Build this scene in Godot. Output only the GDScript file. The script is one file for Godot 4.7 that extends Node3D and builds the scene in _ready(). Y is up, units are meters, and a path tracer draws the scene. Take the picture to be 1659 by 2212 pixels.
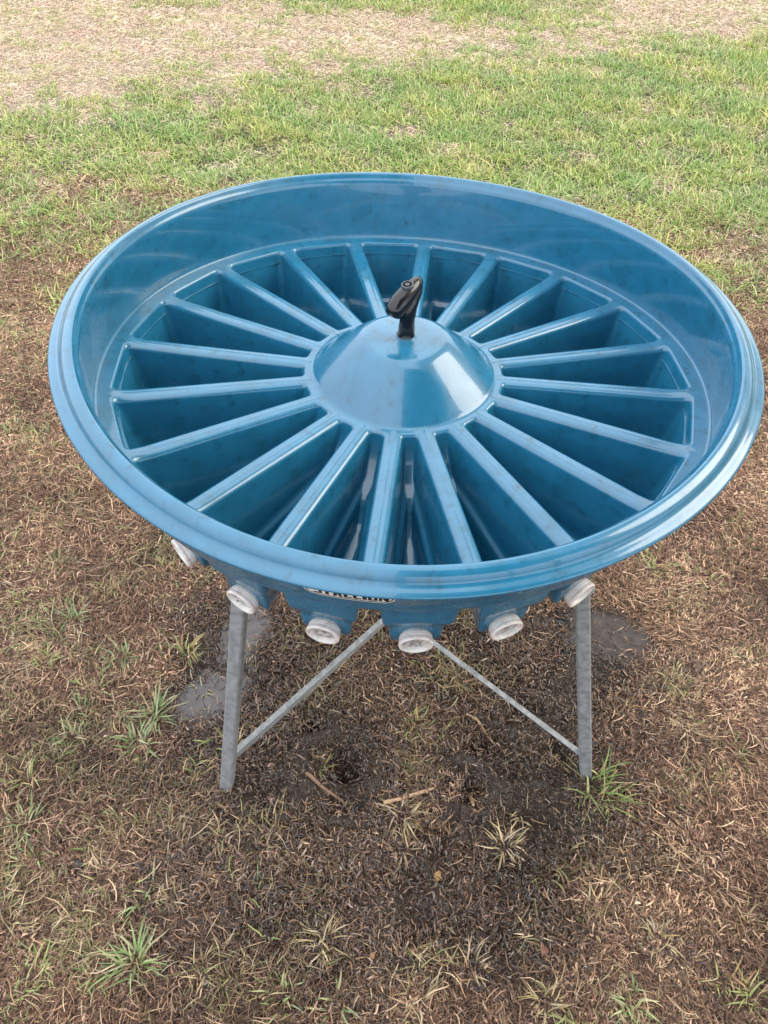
extends Node3D
# A round blue plastic calf feeder with twenty compartments on a galvanised stand, in a wet paddock.

const RIM_H := 0.92          # height of the rim crest above the ground
const DECK := -0.1337        # compartment deck, measured from the rim crest
const R_RIM := 0.56
const R_LEDGE := 0.5336
const R_HUB := 0.168
const PHI := -0.2611
const STEP := PI / 10.0
const RIM_WARP := [0.0135, 0.0021, -0.0137, 0.0027, -0.0029, -0.0011]   # the moulding is slightly oval and saddle-shaped
const DECK_WARP := [-0.0071, -0.0003, -0.0103, 0.0027, -0.0024, -0.005]

var rng := RandomNumberGenerator.new()
var cam: Camera3D
var n_big := FastNoiseLite.new()
var n_mid := FastNoiseLite.new()
var n_fine := FastNoiseLite.new()
var n_edge := FastNoiseLite.new()
var used := {}

# ------------------------------------------------------------------ helpers
func numbered(called: String) -> String:
	var k: int = used.get(called, 0)
	used[called] = k + 1
	return called if k == 0 else "%s_%03d" % [called, k]

func mesh_node(called: String, mesh: Mesh, parent: Node = self, mat: Material = null) -> MeshInstance3D:
	var o := MeshInstance3D.new()
	o.name = numbered(called) if parent == self else called
	o.mesh = mesh
	if mat: o.material_override = mat
	o.cast_shadow = GeometryInstance3D.SHADOW_CASTING_SETTING_ON
	if called == "leaf_blades" or called == "dead_base": o.set_meta("kind", "stuff")
	parent.add_child(o, true)
	return o

func tag(o: Node, label: String, category: String, group := "", kind := "") -> void:
	if label != "": o.set_meta("label", label)
	if category != "": o.set_meta("category", category)
	if group != "": o.set_meta("group", group)
	if kind != "": o.set_meta("kind", kind)

func begin() -> SurfaceTool:
	var st := SurfaceTool.new()
	st.begin(Mesh.PRIMITIVE_TRIANGLES)
	st.set_smooth_group(0)
	return st

func finish(st: SurfaceTool, into: ArrayMesh = null) -> ArrayMesh:
	st.generate_normals()
	st.index()
	return st.commit(into) if into else st.commit()

func quad(st: SurfaceTool, a: Vector3, b: Vector3, c: Vector3, d: Vector3) -> void:
	for v in [a, b, c, a, c, d]: st.add_vertex(v)

# rows of points -> skin; rows[i][j], closed joins the last column to the first
func skin(st: SurfaceTool, rows: Array, closed: bool, flip := false) -> void:
	for i in rows.size() - 1:
		var a: PackedVector3Array = rows[i]
		var b: PackedVector3Array = rows[i + 1]
		var n := a.size()
		for j in (n if closed else n - 1):
			var k := (j + 1) % n
			if flip: quad(st, a[j], b[j], b[k], a[k])
			else: quad(st, a[j], a[k], b[k], b[j])

func cap(st: SurfaceTool, ring: PackedVector3Array, flip := false) -> void:
	var c := Vector3.ZERO
	for v in ring: c += v
	c /= ring.size()
	for j in ring.size():
		var k := (j + 1) % ring.size()
		if flip:
			st.add_vertex(c); st.add_vertex(ring[k]); st.add_vertex(ring[j])
		else:
			st.add_vertex(c); st.add_vertex(ring[j]); st.add_vertex(ring[k])

func circle(c: Vector3, ax: Vector3, ay: Vector3, n: int) -> PackedVector3Array:
	var r := PackedVector3Array()
	for j in n:
		var t := TAU * j / n
		r.append(c + ax * cos(t) + ay * sin(t))
	return r

# a tube along points with a radius at each
func tube(st: SurfaceTool, pts: Array, radii: Array, n := 10, squash := 1.0) -> void:
	var rows := []
	for i in pts.size():
		var d: Vector3 = (pts[min(i + 1, pts.size() - 1)] - pts[max(i - 1, 0)]).normalized()
		var s := d.cross(Vector3.UP)
		if s.length() < 0.05: s = d.cross(Vector3(0.3, 0, 1))
		s = s.normalized()
		var u := s.cross(d).normalized()
		rows.append(circle(pts[i], s * radii[i], u * radii[i] * squash, n))
	skin(st, rows, true)
	cap(st, rows[0]); cap(st, rows[-1], true)

# a box-section bar between two points, with a little chamfer
func bar(st: SurfaceTool, a: Vector3, b: Vector3, w: float, h: float, turn := 0.0, bevel := 0.002) -> void:
	var d := (b - a).normalized()
	var s := d.cross(Vector3.UP)
	if s.length() < 0.05: s = d.cross(Vector3(0, 0, 1))
	s = s.normalized().rotated(d, turn)
	var u := s.cross(d).normalized()
	var x := w / 2; var y := h / 2; var q := bevel
	var prof := [Vector2(-x + q, -y), Vector2(x - q, -y), Vector2(x, -y + q), Vector2(x, y - q), Vector2(x - q, y), Vector2(-x + q, y), Vector2(-x, y - q), Vector2(-x, -y + q)]
	var ra := PackedVector3Array(); var rb := PackedVector3Array()
	for p in prof:
		ra.append(a + s * p.x + u * p.y); rb.append(b + s * p.x + u * p.y)
	st.set_smooth_group(-1)
	skin(st, [ra, rb], true); cap(st, ra); cap(st, rb, true)

func noise_tex(freq: float, stops: Array, cols: Array, seed: int, size := 512, octaves := 5, kind := FastNoiseLite.TYPE_SIMPLEX_SMOOTH, normal := false, bump := 4.0) -> NoiseTexture2D:
	var n := FastNoiseLite.new()
	n.noise_type = kind; n.seed = seed; n.frequency = freq; n.fractal_octaves = octaves
	var t := NoiseTexture2D.new()
	t.width = size; t.height = size; t.seamless = true; t.noise = n; t.generate_mipmaps = true
	if normal:
		t.as_normal_map = true; t.bump_strength = bump
	else:
		var g := Gradient.new()
		g.offsets = PackedFloat32Array(stops); g.colors = PackedColorArray(cols)
		t.color_ramp = g
	return t

func mat(col: Color, rough: float, metal := 0.0) -> StandardMaterial3D:
	var m := StandardMaterial3D.new()
	m.albedo_color = col; m.roughness = rough; m.metallic = metal
	return m

func lin(r: float, g: float, b: float) -> Color:
	return Color(r, g, b).linear_to_srgb()

# ------------------------------------------------------------------ ground relief and zones
func sm(a: float, b: float, x: float) -> float:
	return smoothstep(a, b, x)

const HOLES := [[-0.08, 0.38, 0.055, 0.05, 0.048], [0.18, 0.41, 0.05, 0.035, 0.042], [-0.06, 0.46, 0.06, 0.03, 0.034], [0.39, 0.30, 0.055, 0.05, 0.030], [-0.17, 0.27, 0.04, 0.03, 0.028], [0.22, 0.30, 0.045, 0.03, 0.024], [0.31, 0.47, 0.09, 0.045, 0.030], [0.08, 0.70, 0.06, 0.04, 0.024], [0.05, 0.62, 0.05, 0.035, 0.020], [-0.13, 0.68, 0.05, 0.03, 0.018], [0.70, 0.47, 0.06, 0.03, 0.020], [0.33, 0.22, 0.05, 0.035, 0.022], [-0.24, 0.45, 0.05, 0.03, 0.018]]
# puddles of silty water: x, z, half length, half width, turn
const PUDDLES := [[0.560, -0.045, 0.150, 0.085, 0.35], [0.41, -0.075, 0.075, 0.045, 0.1], [-0.42, 0.235, 0.105, 0.055, -0.7], [-0.35, 0.02, 0.05, 0.10, 0.25]]

func puddle_mask(x: float, z: float) -> float:
	var best := 0.0
	for p in PUDDLES:
		var dx: float = x - p[0]; var dz: float = z - p[1]
		if absf(dx) > 0.3 or absf(dz) > 0.3: continue
		var c := cos(p[4]); var s := sin(p[4])
		var q := Vector2((dx * c + dz * s) / p[2], (-dx * s + dz * c) / p[3]).length()
		best = maxf(best, 1.0 - sm(0.75, 1.25, q + 0.35 * n_edge.get_noise_2d(x, z)))
	return best

func mud_mask(x: float, z: float) -> float:
	if absf(x) > 1.1 or z < -0.7 or z > 1.1: return 0.0
	var w := 0.10 * n_mid.get_noise_2d(x * 1.7 + 9.0, z * 1.7)
	var m := 0.0
	# two lobes of trodden mud in front of the feeder, plus wet ground below it
	m = maxf(m, 1.0 - sm(0.6, 1.25, Vector2((x + 0.14) / 0.21, (z - 0.41) / 0.15).length() + w * 4.0))
	m = maxf(m, 1.0 - sm(0.6, 1.25, Vector2((x - 0.33) / 0.19, (z - 0.38) / 0.19).length() + w * 4.0))
	m = maxf(m, (1.0 - sm(0.6, 1.3, Vector2((x - 0.08) / 0.11, (z - 0.62) / 0.14).length() + w * 5.0)) * 0.8)
	m = maxf(m, (1.0 - sm(0.6, 1.3, Vector2((x - 0.47) / 0.13, (z - 0.12) / 0.16).length() + w * 5.0)) * 0.8)
	m = maxf(m, (1.0 - sm(0.5, 1.3, Vector2((x + 0.40) / 0.16, (z - 0.12) / 0.22).length() + w * 5.0)) * 0.8)
	return m

func wet_mask(x: float, z: float) -> float:
	var q := Vector2((x - 0.05) / 0.62, (z - 0.26) / 0.60).length()
	return (1.0 - sm(0.55, 1.25, q + 0.5 * n_mid.get_noise_2d(x * 1.3, z * 1.3)))

func height(x: float, z: float) -> float:
	var h := 0.016 * n_big.get_noise_2d(x, z) + 0.007 * n_mid.get_noise_2d(x, z)
	var near := x * x + z * z
	if near < 4.0:
		h += 0.0028 * n_fine.get_noise_2d(x, z)
		for o in HOLES:
			var dx: float = (x - o[0]) / o[2]; var dz: float = (z - o[1]) / o[3]
			var q: float = dx * dx + dz * dz
			if q < 6.0: h -= o[4] * exp(-q * 1.4) - 0.35 * o[4] * exp(-pow(sqrt(q) - 1.5, 2.0) * 4.0)
		h += mud_mask(x, z) * 0.010 * n_fine.get_noise_2d(x * 0.55 + 40.0, z * 0.55)
		var pm := puddle_mask(x, z)
		if pm > 0.0: h = lerpf(h, -0.010, sm(0.0, 0.45, pm)) + 0.005 * n_edge.get_noise_2d(x * 2.2 + 7.0, z * 2.2) * (1.0 - sm(0.7, 1.0, pm))
	return h

func green_at(x: float, z: float) -> float:
	var w := n_big.get_noise_2d(x * 1.2 + 31.0, z * 1.2)
	var v := n_mid.get_noise_2d(x * 0.55 + 5.0, z * 0.55)
	var near := sm(-0.85, -2.35, z + 0.75 * w + 0.45 * v + 0.12 * absf(x))
	var line := -4.2 - 0.45 * x
	var far := 1.0 - sm(0.45, -0.75, z - line + 0.7 * w + 0.5 * v)
	var g := near * far
	if x < -0.7 and z > -3.0: g *= 0.75
	# green again beyond the dry strip
	g = maxf(g, sm(-5.35, -6.0, z + 0.5 * w - 0.05 * x) * (1.0 - sm(0.3, 1.6, x)))
	return clampf(g, 0.0, 1.0)

func far_at(x: float, z: float) -> float:
	var w := n_big.get_noise_2d(x * 1.2 + 31.0, z * 1.2)
	return sm(0.3, -0.4, z + 4.2 + 0.45 * x + 0.6 * w)

# ------------------------------------------------------------------ the photograph's view
func px(u: float, v: float, y := 0.0) -> Vector3:
	# a pixel of the 1659 x 2212 view to the point where its ray meets the level y
	var f := 1106.0 / tan(deg_to_rad(cam.fov) / 2.0)
	var d := cam.transform.basis * Vector3((u - 829.5) / f, -(v - 1106.0) / f, -1.0)
	var c := cam.position
	return c + d * ((y - c.y) / d.y)

# ------------------------------------------------------------------ feeder geometry
# th is measured from +z towards +x, y from the rim crest
func wp(r: float, th: float, y: float) -> Vector3:
	var t := clampf((y - DECK) / -DECK, 0.0, 1.0)
	var w := []
	for i in 6: w.append(lerpf(DECK_WARP[i], RIM_WARP[i], t))
	var k := r / R_RIM
	var rr: float = r + k * (w[0] * cos(2 * th) + w[1] * sin(2 * th))
	var yy: float = y + k * (w[2] * cos(2 * th) + w[3] * sin(2 * th))
	return Vector3(rr * sin(th) + w[4], yy + RIM_H, rr * cos(th) + w[5])

func lathe_rows(profile: Array, n: int) -> Array:
	var rows := []
	for p in profile:
		var row := PackedVector3Array()
		for j in n: row.append(wp(p.x, TAU * j / n, p.y))
		rows.append(row)
	return rows

# smooth a polyline by sampling a Catmull-Rom curve
func smooth_profile(pts: Array, per := 4) -> Array:
	var out := []
	for i in pts.size() - 1:
		var p0: Vector2 = pts[max(i - 1, 0)]; var p1: Vector2 = pts[i]; var p2: Vector2 = pts[i + 1]; var p3: Vector2 = pts[min(i + 2, pts.size() - 1)]
		for k in per: out.append(p1.cubic_interpolate(p2, p0, p3, float(k) / per))
	out.append(pts[-1])
	return out

# rounded trapezoid of a compartment, in sector coordinates (x across, y along the radius)
func trapezoid(off: float, zi: float, zo: float, rc_out: float, rc_in: float) -> PackedVector2Array:
	var ta := tan(STEP / 2.0); var ca := cos(STEP / 2.0)
	var ho := maxf(zo * ta - off / ca, 0.002); var hi := maxf(zi * ta - off / ca, 0.001)
	var c := [Vector2(ho, zo), Vector2(ho, zo), Vector2(hi, zi), Vector2(-hi, zi), Vector2(-ho, zo)]
	var corners := [Vector2(-ho, zo), Vector2(ho, zo), Vector2(hi, zi), Vector2(-hi, zi)]
	var rad := [minf(rc_out, ho * 0.45), minf(rc_out, ho * 0.45), minf(rc_in, hi * 0.6), minf(rc_in, hi * 0.6)]
	var edge_n := [10, 14, 2, 14]
	var out := PackedVector2Array()
	for i in 4:
		var p: Vector2 = corners[i]
		var a: Vector2 = (corners[(i + 3) % 4] - p).normalized(); var b: Vector2 = (corners[(i + 1) % 4] - p).normalized()
		var half := acos(clampf(a.dot(b), -1, 1)) / 2.0
		var t: float = minf(rad[i] / tan(half), minf(corners[(i + 3) % 4].distance_to(p), corners[(i + 1) % 4].distance_to(p)) * 0.45)
		var s := p + a * t; var e := p + b * t
		for k in 6:
			var u := k / 5.0
			out.append(s * (1 - u) * (1 - u) + p * 2 * u * (1 - u) + e * u * u)
		var q: Vector2 = corners[(i + 1) % 4]
		var a2: Vector2 = (p - q).normalized(); var b2: Vector2 = (corners[(i + 2) % 4] - q).normalized()
		var half2 := acos(clampf(a2.dot(b2), -1, 1)) / 2.0
		var t2: float = minf(rad[(i + 1) % 4] / tan(half2), minf(p.distance_to(q), corners[(i + 2) % 4].distance_to(q)) * 0.45)
		var f := q + a2 * t2
		for k in range(1, edge_n[i]):
			out.append(e.lerp(f, float(k) / edge_n[i]))
	return out

const RIB_DROP := 0.0045
func deck_y(z: float, along: float) -> float:
	# dividers lie a little below the ledge that runs round them
	return DECK - RIB_DROP * (1.0 - sm(0.492, 0.508, z)) 

func sector_pt(p: Vector2, y: float, th0: float) -> Vector3:
	return wp(p.length(), th0 + atan2(p.x, p.y), y)

func pocket_ring(lv: Array, th0: float, drop_scale: float) -> PackedVector3Array:
	# lv: offset from the divider centre, inner radius, outer radius, depth below the deck, corner radii
	var row := PackedVector3Array()
	for p in trapezoid(lv[0], lv[1], lv[2], lv[4], lv[5]):
		var s := lerpf(0.62, 1.0, sm(0.20, 0.44, p.y))
		row.append(sector_pt(p, deck_y(p.length(), 0) - lv[3] * lerpf(1.0, s, drop_scale), th0))
	return row

func build_feeder() -> void:
	var f := Node3D.new(); f.name = numbered("calf_feeder"); add_child(f)
	tag(f, "round blue plastic calf feeder with twenty compartments on a galvanised steel stand", "feeder")
	# --- blue plastic, wet
	var blue := mat(Color.WHITE, 0.22)
	blue.albedo_texture = noise_tex(0.006, [0.0, 0.38, 0.55, 1.0], [lin(0.014, 0.108, 0.178), lin(0.014, 0.126, 0.222), lin(0.015, 0.138, 0.246), lin(0.018, 0.150, 0.265)], 3, 1024, 6)
	blue.uv1_triplanar = true; blue.uv1_scale = Vector3.ONE * 2.2
	blue.roughness_texture = noise_tex(0.012, [0.0, 0.45, 0.62, 1.0], [Color(0.55, 0.55, 0.55), Color(0.75, 0.75, 0.75), Color(1, 1, 1), Color(1, 1, 1)], 8, 512, 5)
	blue.roughness = 0.30
	blue.clearcoat_enabled = true; blue.clearcoat = 0.6; blue.clearcoat_roughness = 0.04
	blue.normal_enabled = true; blue.normal_scale = 0.06
	blue.normal_texture = noise_tex(0.02, [], [], 12, 512, 4, FastNoiseLite.TYPE_SIMPLEX_SMOOTH, true, 3.0)
	# rubbed-in dirt: sparse smudges and specks
	blue.detail_enabled = true; blue.detail_blend_mode = BaseMaterial3D.BLEND_MODE_MUL; blue.detail_uv_layer = BaseMaterial3D.DETAIL_UV_1
	blue.detail_albedo = noise_tex(0.014, [0.0, 0.14, 0.26, 0.40, 1.0], [Color(0.62, 0.60, 0.55), Color(0.84, 0.83, 0.81), Color(0.95, 0.95, 0.945), Color(1, 1, 1), Color(1, 1, 1)], 17, 1024, 8)
	blue.cull_mode = BaseMaterial3D.CULL_DISABLED

	# --- rim: crest, shoulder, cove and outer flange
	var rim_prof := smooth_profile([Vector2(0.5490, -0.020), Vector2(0.5510, -0.0135), Vector2(0.5545, -0.0085), Vector2(0.5575, -0.0030), Vector2(0.5595, -0.0002), Vector2(0.5630, 0.0008), Vector2(0.5695, -0.0010), Vector2(0.5750, -0.0048), Vector2(0.5785, -0.0095), Vector2(0.5812, -0.0135), Vector2(0.5850, -0.0162), Vector2(0.5898, -0.0176), Vector2(0.5942, -0.0192), Vector2(0.5973, -0.0216), Vector2(0.5982, -0.0240), Vector2(0.5964, -0.0258), Vector2(0.5900, -0.0262), Vector2(0.5700, -0.0260)], 3)
	var st := begin()
	skin(st, lathe_rows(rim_prof, 300), true, true)
	var rim := mesh_node("rim", finish(st), f, blue)
	rim.set_meta("label", "rolled blue rim with a narrow outer flange")
	# --- wall: from the ledge up to the rim, and its outer side
	var wall_in := smooth_profile([Vector2(R_LEDGE - 0.006, DECK - 0.0012), Vector2(R_LEDGE, DECK), Vector2(R_LEDGE + 0.0025, DECK + 0.0012), Vector2(R_LEDGE + 0.0045, DECK + 0.005), Vector2(0.5410, -0.105), Vector2(0.5440, -0.070), Vector2(0.5470, -0.038), Vector2(0.5490, -0.020)], 4)
	var wall_out := smooth_profile([Vector2(0.5700, -0.0260), Vector2(0.5650, -0.0285), Vector2(0.5620, -0.0400), Vector2(0.5560, -0.0800), Vector2(0.5470, -0.1250), Vector2(0.5400, -0.1500), Vector2(0.5360, -0.1580), Vector2(0.5280, -0.1600), Vector2(0.5000, -0.1560)], 4)
	st = begin()
	skin(st, lathe_rows(wall_in, 240), true, true)
	skin(st, lathe_rows(wall_out, 240), true, true)
	mesh_node("bowl_wall", finish(st), f, blue)

	# --- compartments, dividers, ledge
	var levels := []   # offset, inner, outer, depth, outer corner, inner corner
	for k in 9:
		var t := (PI / 2) * k / 8.0
		levels.append([0.0062 + 0.0105 * sin(t), 0.1755 + 0.006 * sin(t), 0.5095 - 0.005 * sin(t), 0.0090 * (1.0 - cos(t)), 0.010, 0.009])
	levels[0][3] = 0.0
	for l in [[0.0195, 0.188, 0.4985, 0.030, 0.012, 0.008], [0.0245, 0.215, 0.4820, 0.108, 0.013, 0.008], [0.0256, 0.225, 0.4798, 0.1180, 0.013, 0.008],
			[0.0280, 0.232, 0.4765, 0.1212, 0.013, 0.006], [0.0325, 0.245, 0.4700, 0.1235, 0.012, 0.005], [0.0343, 0.252, 0.4672, 0.1262, 0.012, 0.004],
			[0.0360, 0.262, 0.4635, 0.1550, 0.012, 0.004], [0.0376, 0.272, 0.4600, 0.1780, 0.012, 0.003], [0.0405, 0.282, 0.4565, 0.1858, 0.012, 0.003], [0.0440, 0.290, 0.4515, 0.1870, 0.011, 0.003]]:
		levels.append(l)
	var outer := []    # outside of the shell, 5 mm away
	for i in range(8, levels.size() - 1):
		var l: Array = levels[i]
		outer.append([l[0] - 0.0058, l[1] - 0.006, l[2] + 0.0055, l[3] + (0.0 if i < 12 else 0.005), maxf(l[4] - 0.006, 0.004), l[5] + 0.003])
	var ledge := begin()
	for k in 20:
		var th0 := PI - (PHI + STEP * (k + 0.5))
		var rings := []
		for l in levels: rings.append(pocket_ring(l, th0, sm(0.03, 0.12, l[3])))
		var p := begin()
		skin(p, rings, true)
		cap(p, rings[-1])
		var orings := []
		for l in outer: orings.append(pocket_ring(l, th0, sm(0.03, 0.12, l[3])))
		skin(p, orings, true, true)
		cap(p, orings[-1], true)
		mesh_node("compartment", finish(p), f, blue)
		# deck between this compartment and the sector's border
		var top := trapezoid(levels[0][0], levels[0][1], levels[0][2], levels[0][4], levels[0][5])
		var n := top.size()
		# first corner begins the outer edge: points 0..5 corner, 6..14 edge, 15..20 corner, 21..33 side, 34..39 corner, 40 edge, 41..46 corner, 47..59 side
		var parts := {"ledge": [2, 19], "side": [18, 38], "hub": [37, 44], "side2": [43, n + 2]}
		for name_ in parts:
			var a: int = parts[name_][0]; var b: int = parts[name_][1]
			if name_ == "side": b = 37
			if name_ == "ledge": b = 18
			if name_ == "hub": b = 43
			var rows := []
			for s in 6:
				var u := s / 5.0
				var row := PackedVector3Array()
				for j in range(a, b + 1):
					var q: Vector2 = top[j % n]
					var e: Vector2
					var ha := STEP / 2.0
					match name_:
						"ledge":
							var an := lerpf(-ha, ha, clampf((j - a) / float(b - a), 0, 1))
							e = Vector2(sin(an), cos(an)) * R_LEDGE
						"hub":
							var an2 := lerpf(ha, -ha, clampf((j - a) / float(b - a), 0, 1))
							e = Vector2(sin(an2), cos(an2)) * R_HUB
						"side":
							var tt := (j - a) / float(b - a)
							e = Vector2(sin(ha), cos(ha)) * lerpf(R_LEDGE, R_HUB, ease_ends(tt, top[a % n].length(), top[b % n].length(), q))
						_:
							var t2 := (j - a) / float(b - a)
							e = Vector2(-sin(ha), cos(ha)) * lerpf(R_HUB, R_LEDGE, 1.0 - ease_ends(1.0 - t2, top[b % n].length(), top[a % n].length(), q))
					var m := q.lerp(e, u)
					var y := deck_y(m.length(), 0)
					if name_.begins_with("side"): y += 0.0008 * u * u * (1.0 - sm(0.48, 0.50, m.length()))
					row.append(sector_pt(m, y, th0))
				rows.append(row)
			if name_ == "ledge" or name_ == "hub":
				skin(ledge, rows, false, true)
			elif name_ == "side":
				div_rows[k] = rows
			else:
				div_rows2[k] = rows
	mesh_node("ledge", finish(ledge), f, blue)
	for k in 20:
		# the divider after compartment k lies between its far side and compartment k-1's near side
		var d := begin()
		skin(d, div_rows[k], false, true)
		skin(d, div_rows2[(k + 19) % 20], false, true)
		mesh_node("divider", finish(d), f, blue)

	# --- hub
	var y0 := DECK - RIB_DROP
	var hub_prof := smooth_profile([Vector2(R_HUB + 0.006, y0 - 0.0012), Vector2(R_HUB, y0), Vector2(0.1640, y0 + 0.0012), Vector2(0.1600, y0 + 0.0040), Vector2(0.1540, y0 + 0.0095), Vector2(0.1300, y0 + 0.0310), Vector2(0.1050, y0 + 0.0530), Vector2(0.0860, y0 + 0.0680), Vector2(0.0760, y0 + 0.0735), Vector2(0.0660, y0 + 0.0760), Vector2(0.0400, y0 + 0.0772), Vector2(0.0200, y0 + 0.0776), Vector2(0.0188, y0 + 0.0800), Vector2(0.0165, y0 + 0.0806), Vector2(0.0152, y0 + 0.0790)], 4)
	st = begin()
	var hr := lathe_rows(hub_prof, 120)
	skin(st, hr, true, true); cap(st, hr[-1], true)
	mesh_node("hub", finish(st), f, blue)

	# --- black handle on the hub
	var black := mat(lin(0.006, 0.007, 0.009), 0.22)
	black.metallic_specular = 0.5
	black.roughness_texture = noise_tex(0.03, [0.0, 1.0], [Color(0.6, 0.6, 0.6), Color(1, 1, 1)], 21, 256)
	black.uv1_triplanar = true; black.uv1_scale = Vector3.ONE * 8
	var hc := wp(0.0, 0.0, y0 + 0.0775) + Vector3(0.001, 0, 0.002)
	st = begin()
	var pa := [Vector3(0, -0.004, 0), Vector3(0, 0.02, 0), Vector3(0.0005, 0.042, 0), Vector3(0.002, 0.058, -0.004), Vector3(0.006, 0.069, -0.013), Vector3(0.011, 0.078, -0.025), Vector3(0.0140, 0.083, -0.033)]
	var sa := []
	for v in pa: sa.append(hc + v)
	tube(st, sa, [0.0148, 0.0142, 0.0142, 0.0142, 0.0140, 0.0128, 0.0100], 20)
	tube(st, [hc + Vector3(-0.0265, 0.051, 0.021), hc + Vector3(-0.0255, 0.053, 0.0195), hc + Vector3(-0.022, 0.058, 0.014), hc + Vector3(-0.014, 0.067, 0.003), hc + Vector3(-0.004, 0.076, -0.009), hc + Vector3(0.006, 0.083, -0.022), hc + Vector3(0.0125, 0.087, -0.033), hc + Vector3(0.0160, 0.0872, -0.039), hc + Vector3(0.0172, 0.0862, -0.041)], [0.007, 0.0132, 0.0170, 0.0180, 0.0168, 0.0144, 0.0120, 0.0088, 0.004], 20, 1.0)
	var handle := mesh_node("valve_handle", finish(st), f, black)
	handle.set_meta("label", "black plastic hooked handle standing on the hub")
	st = begin()
	var bn := Vector3(-0.10, 0.97, 0.10).normalized()
	var bx := bn.cross(Vector3(0, 0, 1)).normalized(); var bz := bn.cross(bx)
	var bc := hc + Vector3(-0.003, 0.0950, -0.0100)
	skin(st, [circle(bc - bn * 0.004, bx * 0.0108, bz * 0.0108, 24), circle(bc + bn * 0.0006, bx * 0.0108, bz * 0.0108, 24), circle(bc + bn * 0.0015, bx * 0.0100, bz * 0.0100, 24), circle(bc + bn * 0.0018, bx * 0.0080, bz * 0.0080, 24)], true)
	cap(st, circle(bc + bn * 0.0018, bx * 0.0080, bz * 0.0080, 24), true)
	var grey := mat(lin(0.05, 0.054, 0.062), 0.35)
	mesh_node("cap_disc", finish(st), handle, grey)

	# --- outlet caps on the compartments
	var milk := mat(lin(0.74, 0.72, 0.70), 0.34)
	milk.subsurf_scatter_enabled = true; milk.subsurf_scatter_strength = 0.3
	milk.albedo_texture = noise_tex(0.02, [0.0, 0.5, 1.0], [Color(0.80, 0.77, 0.74), Color(0.95, 0.94, 0.93), Color(1, 1, 1)], 31, 256)
	milk.uv1_triplanar = true; milk.uv1_scale = Vector3.ONE * 9
	milk.cull_mode = BaseMaterial3D.CULL_DISABLED
	var film := mat(Color.WHITE, 0.4)
	film.albedo_texture = noise_tex(0.03, [0.0, 0.42, 0.55, 1.0], [lin(0.10, 0.08, 0.06), lin(0.30, 0.27, 0.24), lin(0.46, 0.44, 0.42), lin(0.55, 0.53, 0.51)], 33, 256)
	film.uv1_triplanar = true; film.uv1_scale = Vector3.ONE * 12
	film.cull_mode = BaseMaterial3D.CULL_DISABLED
	var cp := [Vector2(0.0235, -0.004), Vector2(0.0238, 0.004), Vector2(0.0252, 0.0054), Vector2(0.0257, 0.0070), Vector2(0.0254, 0.0086), Vector2(0.0259, 0.0100), Vector2(0.0261, 0.0120), Vector2(0.0257, 0.0138), Vector2(0.0262, 0.0150), Vector2(0.0268, 0.0162), Vector2(0.0269, 0.0196), Vector2(0.0262, 0.0212), Vector2(0.0245, 0.0218), Vector2(0.0226, 0.0212), Vector2(0.0212, 0.0190), Vector2(0.0206, 0.0130)]
	for k in 20:
		var th0 := PI - (PHI + STEP * (k + 0.5))
		var out := Vector3(sin(th0), 0, cos(th0))
		var axis := (out * cos(0.20) + Vector3(0, -sin(0.20), 0)).normalized()
		var s := Vector3.UP.cross(axis).normalized(); var u := axis.cross(s).normalized()
		var c := wp(0.4640, th0, -0.3095)
		st = begin()
		var rows := []
		for q in cp: rows.append(circle(c + axis * q.y, s * q.x * 1.05, u * q.x * 1.05, 36))
		skin(st, rows, true)
		var co := mesh_node("outlet_cap", finish(st), f, milk)
		st = begin()
		var dr := []
		for q in [Vector2(0.0207, 0.0135), Vector2(0.0170, 0.0128), Vector2(0.0110, 0.0118), Vector2(0.0060, 0.0124), Vector2(0.003, 0.0140)]: dr.append(circle(c + axis * q.y, s * q.x * 1.05, u * q.x * 1.05, 28))
		skin(st, dr, true); cap(st, dr[-1], true)
		mesh_node("membrane", finish(st), co, film)

	# --- maker's badge below the flange
	var badge := mat(Color.WHITE, 0.3)
	badge.albedo_texture = badge_texture()
	badge.transparency = BaseMaterial3D.TRANSPARENCY_ALPHA_SCISSOR; badge.alpha_scissor_threshold = 0.5
	badge.cull_mode = BaseMaterial3D.CULL_DISABLED
	st = begin()
	var cth := -0.094; var hw := 0.115; var ya := -0.0800; var yb := -0.1235
	var nn := 40
	for j in nn:
		for i in 4:
			var vs := []
			for o in [[0, 0], [1, 0], [1, 1], [0, 1]]:
				var a: float = (j + o[0]) / float(nn); var b: float = (i + o[1]) / 4.0
				var yy := lerpf(ya, yb, b)
				var rr := 0.5560 + (yy + 0.08) * (0.15 if yy > -0.08 else 0.20) + 0.0006
				vs.append([wp(rr + 0.0007, cth + lerpf(-hw, hw, a), yy), Vector2(a, b)])
			for v in [0, 1, 2, 0, 2, 3]:
				st.set_uv(vs[v][1]); st.add_vertex(vs[v][0])
	var bo := mesh_node("maker_badge", finish(st), f, badge)
	bo.set_meta("label", "white badge with black STALLION lettering")

	# --- stand
	var zinc := mat(Color.WHITE, 0.58, 0.35)
	zinc.albedo_texture = noise_tex(0.018, [0.0, 0.4, 0.6, 1.0], [lin(0.17, 0.178, 0.182), lin(0.275, 0.288, 0.294), lin(0.32, 0.335, 0.34), lin(0.40, 0.415, 0.42)], 41, 512, 6)
	zinc.uv1_triplanar = true; zinc.uv1_scale = Vector3.ONE * 5
	zinc.roughness_texture = noise_tex(0.03, [0.0, 1.0], [Color(0.7, 0.7, 0.7), Color(1, 1, 1)], 43, 256)
	zinc.cull_mode = BaseMaterial3D.CULL_DISABLED
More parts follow.
